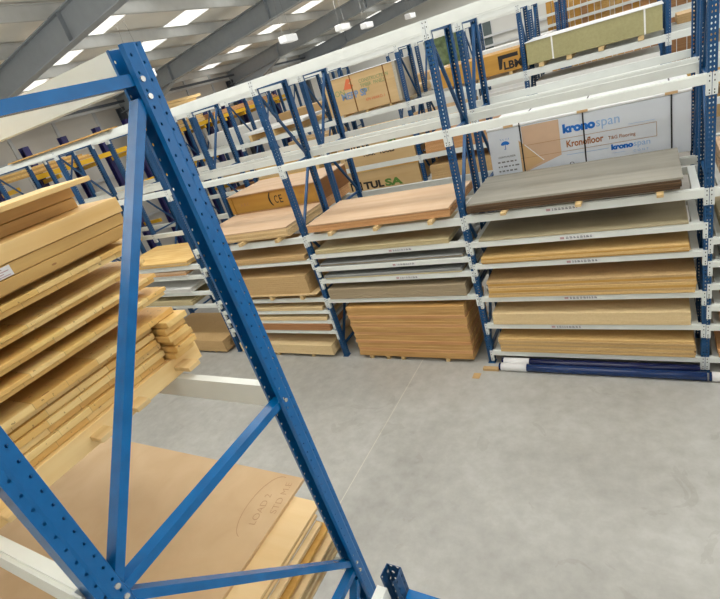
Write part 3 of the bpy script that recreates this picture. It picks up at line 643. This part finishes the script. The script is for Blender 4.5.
# stencilled crates lower down
def tulsa(z0, z1, lab):
    t = thing_box('stencilled_crate', -5.24, -2.94, 5.6, 6.75, z0, z1, CRATE, lab, 'crate', 'crates stencilled in black and green')
    box('lid', -1.17, 1.17, -.6, .58, z1 - z0 + .001, z1 - z0 + .016, PINEX, t)
    return t
t = tulsa(1.682, 2.22, 'pale plywood crate stencilled black and green on the low level of the second rack')
bm = bmesh.new()
for a in ((-1.05, -1.0, .03, .27), (-1.05, -.68, .22, .27), (-.88, -.83, .03, .17), (-.88, -.68, .03, .07), (-.72, -.68, .03, .27)): bx(bm, a[0], a[1], -.58, -.576, a[2], a[3])
link('painted_mark', bm, INKK, t)
text('TUL', 0, -.577, 0, .3, INKK, t, bold=.014, fit=(-.62, .02, .03, .24)); text('SA', 0, -.577, 0, .3, INKG, t, bold=.014, fit=(.06, .60, .03, .24))
t = tulsa(2.382, 3.0, 'pale plywood crate stencilled black and green on the waist level of the second rack')
text('TULSA', -.75, -.577, .44, .2, INKK, t, bold=.01, sx=1.1); text('YORK', -.4, -.577, .24, .13, INKK, t, bold=.005, sx=1.1); text('TOOLS', .12, -.577, .24, .13, INKK, t, bold=.005, sx=1.1); text('POLLS', -1.0, -.577, .2, .1, INKK, t)
text('SA', .45, -.577, .5, .2, INKG, t, bold=.012)
# other goods on the second rack
stack('plywood_sheet', -2.65, -.2, 5.6, 6.8, 1.681, 2.05, 6, [MDF], 'right of the lower stencilled crate', 'tan board')
stack('plywood_sheet', -2.65, -.2, 5.6, 6.8, 2.381, 2.75, 5, [PLYO], 'right of the upper stencilled crate', 'brown board')
stack('white_board', .2, 2.5, 5.6, 6.8, 2.381, 3.45, 8, [WHITEB], 'under the green board pack', 'white sheet')
stack('plywood_sheet', -8.35, -6.0, 5.6, 6.8, 2.381, 3.0, 6, [PLY, PINEX], 'behind the orange crate, waist level', 'pale timber sheet')
stack('white_board', -8.35, -6.05, 5.6, 6.8, 3.92, 4.0, 2, [WHITEB], 'upper shelf behind the blue posts', 'white sheet')
bearers((-8.1, -7.2, -6.3), 5.6, 6.7, 3.731, 3.919, 'white sheets on the second rack', .05)
random.seed(11)
for b in range(6):
    x0, x1 = XS2[b] + .2, XS2[b + 1] - .2
    for z, nm in ((3.731, 'upper'), (2.381, 'waist'), (1.681, 'low')):
        m, wd = random.choice(((PLY, 'yellow plywood sheet'), (PINEX, 'pine board'), (MDF, 'tan board'), (WHITEB, 'white sheet'), (PLYO, 'orange plywood sheet')))
        stack('stored_sheet', x0, x1, 7.0, 8.0, z, z + random.uniform(.12, .5), 4, [m], '%s back shelf, %s bay, second rack' % (nm, PLACE[b]), wd)

# ------------------------------------------------------------------ third rack and upright storage behind
Y3 = 11.4
for i, x in enumerate(XS2):
    for y, rot, s in ((Y3, True, 'front'), (Y3 + 1.32, False, 'back')):
        frame(x, y, rot, 'distant blue frame in the %s row of the third rack, %s from the left' % (s, PLACE[i]), 'dark blue frames of the third rack')
for b in range(6):
    x0, x1 = XS2[b], XS2[b + 1]
    for z, nm in ((2.4, 'low'), (3.73, 'upper'), (5.08, 'top')):
        for y, f, s in ((Y3 - .03, -1, 'front'), (Y3 + 2.18, 1, 'rear')):
            beam(x0, x1, y, z, 'grey %s-level %s beam, %s bay of the third rack' % (nm, s, PLACE[b]), 'grey beams of the third rack', .13, f)
    for z, nm in ((3.731, 'upper'), (2.401, 'low')):
        m, wd = random.choice(((PLY, 'yellow plywood sheet'), (PINEX, 'pine board'), (MDF, 'tan board'), (WHITEB, 'white sheet')))
        if b < 4: stack('stored_sheet', x0 + .2, x1 - .2, Y3 - .05, Y3 + 1.1, z, z + random.uniform(.15, .4), 3, [m], '%s front shelf, %s bay, third rack' % (nm, PLACE[b]), wd)
VB = [PINEL, wood('brown_vertical_board', (176, 132, 88), (140, 98, 60), 'x'), MDF, CRATEO, PLYO]
x = -.75; i = 0
while x < 6.5:
    wd = random.uniform(.14, .3); m = random.choice(VB) if i else CRATEO
    o = box('standing_board', x, x + wd - .025, 14.6 + random.uniform(0, .08), 14.75, .05, random.uniform(5.6, 6.4), m, bv=.004)
    tag(o, 'tall brown board standing upright behind the green board pack', 'board', 'boards standing upright at the back'); x += wd; i += 1
for z, n_ in ((4.15, 'lower'), (4.5, 'upper')):
    o = box('storage_rail', -1.5, 6.5, 14.45, 14.52, z, z + .09, GREY); tag(o, '%s long grey rail in front of the standing boards' % n_, 'rail', 'grey rails in front of the standing boards')

# ------------------------------------------------------------------ rack with yellow beams along the left wall
for i in range(12):
    y = .45 + 1.18 * i
    bm = bmesh.new()
    for xx in (-12.7, -12.5): bx(bm, xx - .012, xx + .012, y - .09, y + .09, 0, 5.45)
    bx(bm, -12.7, -12.5, y - .012, y + .012, 0, 5.45)
    r = link('cantilever_column', bm, PURPLE); tag(r, 'dark violet rack column by the left wall, %s from the near end' % (PLACE + ['eighth', 'ninth', 'tenth', 'eleventh', 'twelfth'])[i].replace('leftmost', 'first'), 'rack column', 'dark violet columns along the left wall')
    for z in (4.45, 3.35, 2.2):
        bm = bmesh.new(); bar(bm, (-12.5, y, z), (-11.6, y, z + .04), .07, .11); link('arm', bm, YELLOW, r)
for z, n_ in ((4.62, 'upper'), (3.5, 'lower')):
    for j, (ya, yb) in enumerate(((1.0, 4.6), (4.65, 9.3), (9.35, 13.4))):
        o = box('yellow_beam', -11.7, -11.62, ya, yb, z - .06, z + .07, YELLOW); tag(o, 'long yellow %s beam by the left wall, %s stretch' % (n_, ('nearest', 'middle', 'farthest')[j]), 'beam', 'yellow beams by the left wall')
def plank(x0, x1, y0, y1, z0, z1, m, label, group=None, cat='plank', name='plank', rz=0):
    o = box(name, -(x1 - x0) / 2, (x1 - x0) / 2, -(y1 - y0) / 2, (y1 - y0) / 2, 0, z1 - z0, m, bv=.002); o.location = ((x0 + x1) / 2, (y0 + y1) / 2, z0); o.rotation_euler = (0, 0, rz); tag(o, label, cat, group); return o
for i in range(4):
    for j in range(3):
        plank(-12.45 + .25 * j, -12.23 + .25 * j, .2, 3.0 - .2 * i, 4.70 + i * .052, 4.75 + i * .052, PINEX if i % 2 else PINEL, 'timber plank in the left wall bundle above the yellow arms', 'timber planks on the yellow arms, near bundle')
for i in range(9):
    for j in range(4):
        plank(-12.45 + .22 * j, -12.25 + .22 * j, 5.3 + random.uniform(0, .25), 7.9 - random.uniform(0, .3), 4.70 + i * .1, 4.79 + i * .1, PINEY, 'timber plank in the tall pale bundle by the left wall', 'timber planks in the tall pale bundle')
for i in range(3):
    for j in range(3):
        plank(-12.45 + .25 * j, -12.23 + .25 * j, 8.3, 12.6 - .2 * i, 4.70 + i * .052, 4.75 + i * .052, PLYO, 'orange brown plank farther along the left wall', 'timber planks on the yellow beams, far bundle')
plank(-10.3, -6.35, -.12, .08, 5.082, 5.11, PINEL, 'long brown plank lying on the top beam at the left end', name='plank')

# ------------------------------------------------------------------ hanging lamps
for i, (x, y) in enumerate(((-7.3, 2.0), (-5.8, 5.75), (-5.5, 8.3), (-5.9, 10.8), (-5.5, 13.9))):
    r = empty('hanging_lamp', (x, y, 5.9)); tag(r, ['white box lamp hanging behind the tip of the bright blue post', 'white box lamp hanging lowest and largest before the second rafter', 'small white box lamp third from the front', 'small white box lamp fourth from the front', 'farthest and smallest white box lamp'][i], 'lamp', 'white box lamps under the roof')
    box('lamp_body', -.12, .12, -.28, .28, 0, .16, LAMPB, r, bv=.01); box('diffuser', -.10, .10, -.26, .26, -.012, 0, LAMPB, r)
    for s in (-1, 1):
        bm = bmesh.new(); bar(bm, (0, s * .2, .16), (0, s * .1, rz_(x) - 5.9), .004, .004, (1, 0, 0)); link('hanger_wire', bm, ZINC, r)

# greenery outside the back door
bm = bmesh.new()
for i in range(60):
    c = Vector((random.uniform(-16, -6), random.uniform(31, 34), random.uniform(.5, 6.5))); bmesh.ops.create_icosphere(bm, subdivisions=1, radius=random.uniform(.4, 1.0), matrix=Matrix.Translation(c))
for v in bm.verts: v.co += Vector((random.uniform(-.15, .15),) * 3)
o = link('tree_foliage', bm, LEAF); tag(o, 'green tree foliage seen outside through the back opening', 'tree', kind='stuff')

# ------------------------------------------------------------------ near rack: bright blue frame on the left
_cache.clear()
NEAR_PTS = [(-.024, .035), (-.0375, .031), (-.0375, -.006), (-.035, -.014), (-.035, -.034), (.035, -.034), (.035, -.014), (.0375, -.006), (.0375, .031), (.024, .035)]
fr = make_frame(5.045, BLUE, BLUE_S, True, pts=NEAR_PTS, D_FR=.86); fr.name = 'blue_rack_frame'
FX, FY = .95, -6.112
LEAN = math.radians(.35); fr.location = (FX, FY + math.sin(LEAN) * 3.5, 0); fr.rotation_euler = (LEAN, 0, 0); tag(fr, 'large bright blue perforated rack frame with diagonal bracing closest to the camera', 'rack frame')
for (y, f, z, s) in ((-5.24, 1, 5.055, 'upper far'), (-5.24, 1, 3.765, 'middle far'), (-6.142, -1, 3.765, 'middle near'), (-5.24, 1, 2.66, 'lower far'), (-6.142, -1, 2.66, 'lower near')):
    beam(FX - P_, FX, y, z, 'pale grey %s beam hooked on the bright blue frame' % s, 'grey beams on the bright blue frame', .11, f, .18)
fr2 = copy_tree(fr); fr2.location = (FX - P_, FY, 0); tag(fr2, 'matching bright blue frame at the left end, outside the view', 'rack frame')

# boards on the lower level of the near rack
def sheet(x0, x1, y0, y1, z0, z1, m, label, name='mdf_sheet', grp='sheets on the lower level of the near rack', rz=0):
    o = box(name, -(x1 - x0) / 2, (x1 - x0) / 2, -(y1 - y0) / 2, (y1 - y0) / 2, 0, z1 - z0, m, bv=.001); o.location = ((x0 + x1) / 2, (y0 + y1) / 2, z0); o.rotation_euler = (0, 0, rz); tag(o, label, 'board', grp); return o
TOPB = wood('hand_marked_board', (206, 178, 138), (184, 152, 110), 'n', scale=.1, contrast=.8)
zc = 2.662; i = 0
offs = [.86, .84, .86, .82, .85, .86, .81, .83, .79, .80, .76, .77]
ms = [PLY, PINEX, MDFL, PLY, WHITEB, PLY, PINEX, GOLD, MDFL, PLY, WHITEB, PLY]
for i in range(12):
    x1 = offs[i]; sheet(x1 - 2.44, x1, -6.40 + .02 * (i % 3), -5.22 + .01 * (i % 4), zc, zc + .0155, ms[i], 'sheet in the pile under the hand-marked board', rz=.003 * ((i * 7) % 5 - 2)); zc += .0162
sheet(.70 - 2.44, .76, -6.30, -5.13, zc, zc + .017, PLY, 'pale sheet just under the hand-marked board', rz=.0); zc += .0175
mk = sheet(.59 - 2.44, .59, -6.24, -5.02, zc, zc + .018, TOPB, 'large tan board with pencilled handwriting below the bright blue bracing', name='marked_board'); zc += .018
def ptext(body, x, y, size):
    c = bpy.data.curves.new('handwriting', 'FONT'); c.body = body; c.size = size; c.extrude = .0004; c.offset = -.0012
    o = to_mesh_obj(c, PENCIL, mk, 'handwriting'); o.location = (x - mk.location.x, y - mk.location.y, .0185); o.rotation_euler = (0, 0, PI / 2 + .12)
ptext('LOAD', .49, -5.36, .058); ptext('2', .467, -5.19, .058); ptext('STD M.E', .565, -5.27, .058)
bm = bmesh.new(); pr_ = []
for i in range(25):
    a = PI * (.55 + 1.0 * i / 24); pr_.append(Vector((.46 + .1 * math.sin(a + PI / 2) * 1.0, -5.24 + .20 * math.cos(a + PI / 2), zc + .0008)))
for a, b in zip(pr_, pr_[1:]): bar(bm, a - mk.location, b - mk.location, .003, .0006)
link('pencil_loop', bm, PENCIL, mk)

# stack of timber panels on the middle level of the near rack
YE = -5.12; XF = .36
def ylen(x0, x1, y0, y1, z0, z1, m, label, name='timber_panel', grp='timber panels stacked behind the bright blue bracing', cat='timber panel', rz=0, bv=.002):
    o = box(name, -(x1 - x0) / 2, (x1 - x0) / 2, -(y1 - y0) / 2, (y1 - y0) / 2, 0, z1 - z0, m, bv=bv); o.location = ((x0 + x1) / 2, (y0 + y1) / 2, z0); o.rotation_euler = (0, 0, rz); tag(o, label, cat, grp); return o
XB = XF - 2.1; YS = -6.35
# bearers on the beams, sticking out towards the aisle
for j, y in enumerate((-5.22, -5.5, -5.68, -6.05)):
    ylen(XF - 1.6, XF + (.10 if j == 0 else .07), y - .035, y + .035, 3.80, 3.822, BLOCK, 'flat wooden bearer sticking out under the timber panels, %s from the far end' % ORD[j].replace('top', 'first'), 'wooden_bearer', 'bearers under the timber panels', 'bearer')
ylen(XF - .05, XF - .005, YS, YE + .03, 3.768, 3.858, PINEY, 'pale plank on edge carrying the timber panels', 'plank', None, 'plank')
ylen(XB, XF - .06, YS, YE, 3.823, 3.858, PINEL, 'hidden plank layer below the timber panels', 'plank', None, 'plank')
z = 3.86
lay = [(.030, 0), (.032, .01), (.032, -.008), (.030, .012), (.032, 0), (.030, -.012)]
nm_ = ['lowest', 'second lowest', 'third from the bottom', 'fourth from the bottom', 'fifth from the bottom', 'sixth from the bottom']
for i, (t, dx) in enumerate(lay):
    ylen(XB, XF - .03 + dx, YS, YE - .14 + .01 * (i % 3), z, z + t - .003, PINEE, 'tightly stacked pine panel, %s' % nm_[i])
    # end planks that stick out at the far end
    if i % 1 == 0:
        ylen(XF - .5, XF + .035 + .02 * (i % 2), YE - .125 + .012 * (i % 3), YE - .005 + .012 * (i % 3), z, z + t - .002, PINEX, 'pine plank end sticking out at the far corner, %s' % nm_[i], 'plank', 'plank ends at the far corner of the panels', 'plank')
    z += t
ylen(XB, XF + .0, YS, YE, z, z + .028, PINEE, 'wide pine panel covering the tight lower layers'); z += .03
def gap_panel(z0, z1, dx, ye, lab):
    zm = z0 + (z1 - z0) * .52
    ylen(XB, XF + dx - .012, YS, ye, z0, zm - .001, PINEE, lab + ', lower leaf')
    ylen(XB, XF + dx, YS, ye + .01, zm, z1, PINEE, lab + ', upper leaf')
def sticks(z0, z1, lab):
    for y in (-5.45, -6.2):
        ylen(XB, XF - .35, y - .03, y + .03, z0, z1, BLOCK, 'spacer stick %s, %s' % (lab, 'far one' if y > -6 else 'near one'), 'spacer_stick', 'spacer sticks between the panels', 'spacer')
sticks(z, 4.138, 'under the lowest gapped panel'); 
gap_panel(4.139, 4.176, .01, YE + .0, 'lowest gapped pine panel')
sticks(4.177, 4.213, 'under the middle gapped panel')
gap_panel(4.214, 4.25, .0, YE - .01, 'middle gapped pine panel')
sticks(4.251, 4.293, 'under the upper gapped panel')
gap_panel(4.294, 4.328, -.01, YE - .02, 'upper gapped pine panel')
sticks(4.329, 4.382, 'under the stepped double panel')
gap_panel(4.383, 4.426, .0, YE - .0, 'stepped double pine panel')
ylen(XB, XF - .12, YS, YE, 4.427, 4.452, PINEL, 'recessed brown board under the thick beams', 'plank', None, 'plank')
ylen(XF - .7, XF - .0, YS, YE - .02, 4.453, 4.499, PINEL, 'thick brown timber, lowest of the three beams on the panels', 'timber_beam', 'thick timbers on the panel stack', 'timber')
st = ylen(XF - .7, XF - .005, YS, YE - .01, 4.501, 4.546, PINEL, 'thick brown timber with a small paper sticker, middle of the three beams', 'timber_beam', 'thick timbers on the panel stack', 'timber')
box('paper_sticker', .3475, .3485, -.02, .12, .003, .04, PAPER, st)
bm = bmesh.new()
for i in range(4): bx(bm, .3486, .349, -.01, .11 - .02 * (i % 2), .007 + .008 * i, .01 + .008 * i)
link('printing', bm, INKRED, st)
ylen(XF - .30, XF, YS, YE + .0, 4.548, 4.612, PINEY, 'thick pale timber with a broad light top, uppermost of the three beams', 'timber_beam', 'thick timbers on the panel stack', 'timber')
ylen(XF - 1.0, XF - .31, YS, YE - .25, 4.548, 4.606, PINEL, 'brown timber beside the thick pale timber', 'timber_beam', 'thick timbers on the panel stack', 'timber')
for i in range(2):
    ylen(XF - .75, XF - .17, YS, YE - .07 + i * .01, 4.614 + i * .045, 4.657 + i * .045, PINEL, 'orange brown plank %s the topmost loose board' % ('two layers below' if i == 0 else 'directly below'), 'plank', 'orange brown planks near the top of the stack', 'plank')
ylen(XF - .42, XF - .04, YS, YE - .04, 4.704, 4.724, PINEY, 'topmost loose pale board with its tip over the far rack', 'plank', None, 'plank', rz=.0)

# ------------------------------------------------------------------ low post at the bottom edge
bm = bmesh.new(); lp = empty('low_rack_post', (1.215, -5.30, 0)); tag(lp, 'dark blue perforated post top at the bottom edge with a white and a blue arm', 'rack post')
_cache.clear(); me = upright_mesh(2.73, NEAR_PTS); me.materials.append(NAVY); o = bpy.data.objects.new('upright', me); COL.objects.link(o); o.parent = lp; o.rotation_euler = (0, 0, PI)
bm.free()
bm = bmesh.new(); bar(bm, (-.035, -.05, 2.63), (-.035, -1.1, 2.63), .05, .11); link('white_arm', bm, GREY, lp)
bm = bmesh.new(); bar(bm, (.05, 0, 2.57), (1.0, 0, 2.57), .045, .05); link('blue_arm', bm, BLUE_S, lp)
box('base_plate', -.06, .06, -.06, .06, 0, .006, BLUE_S, lp)
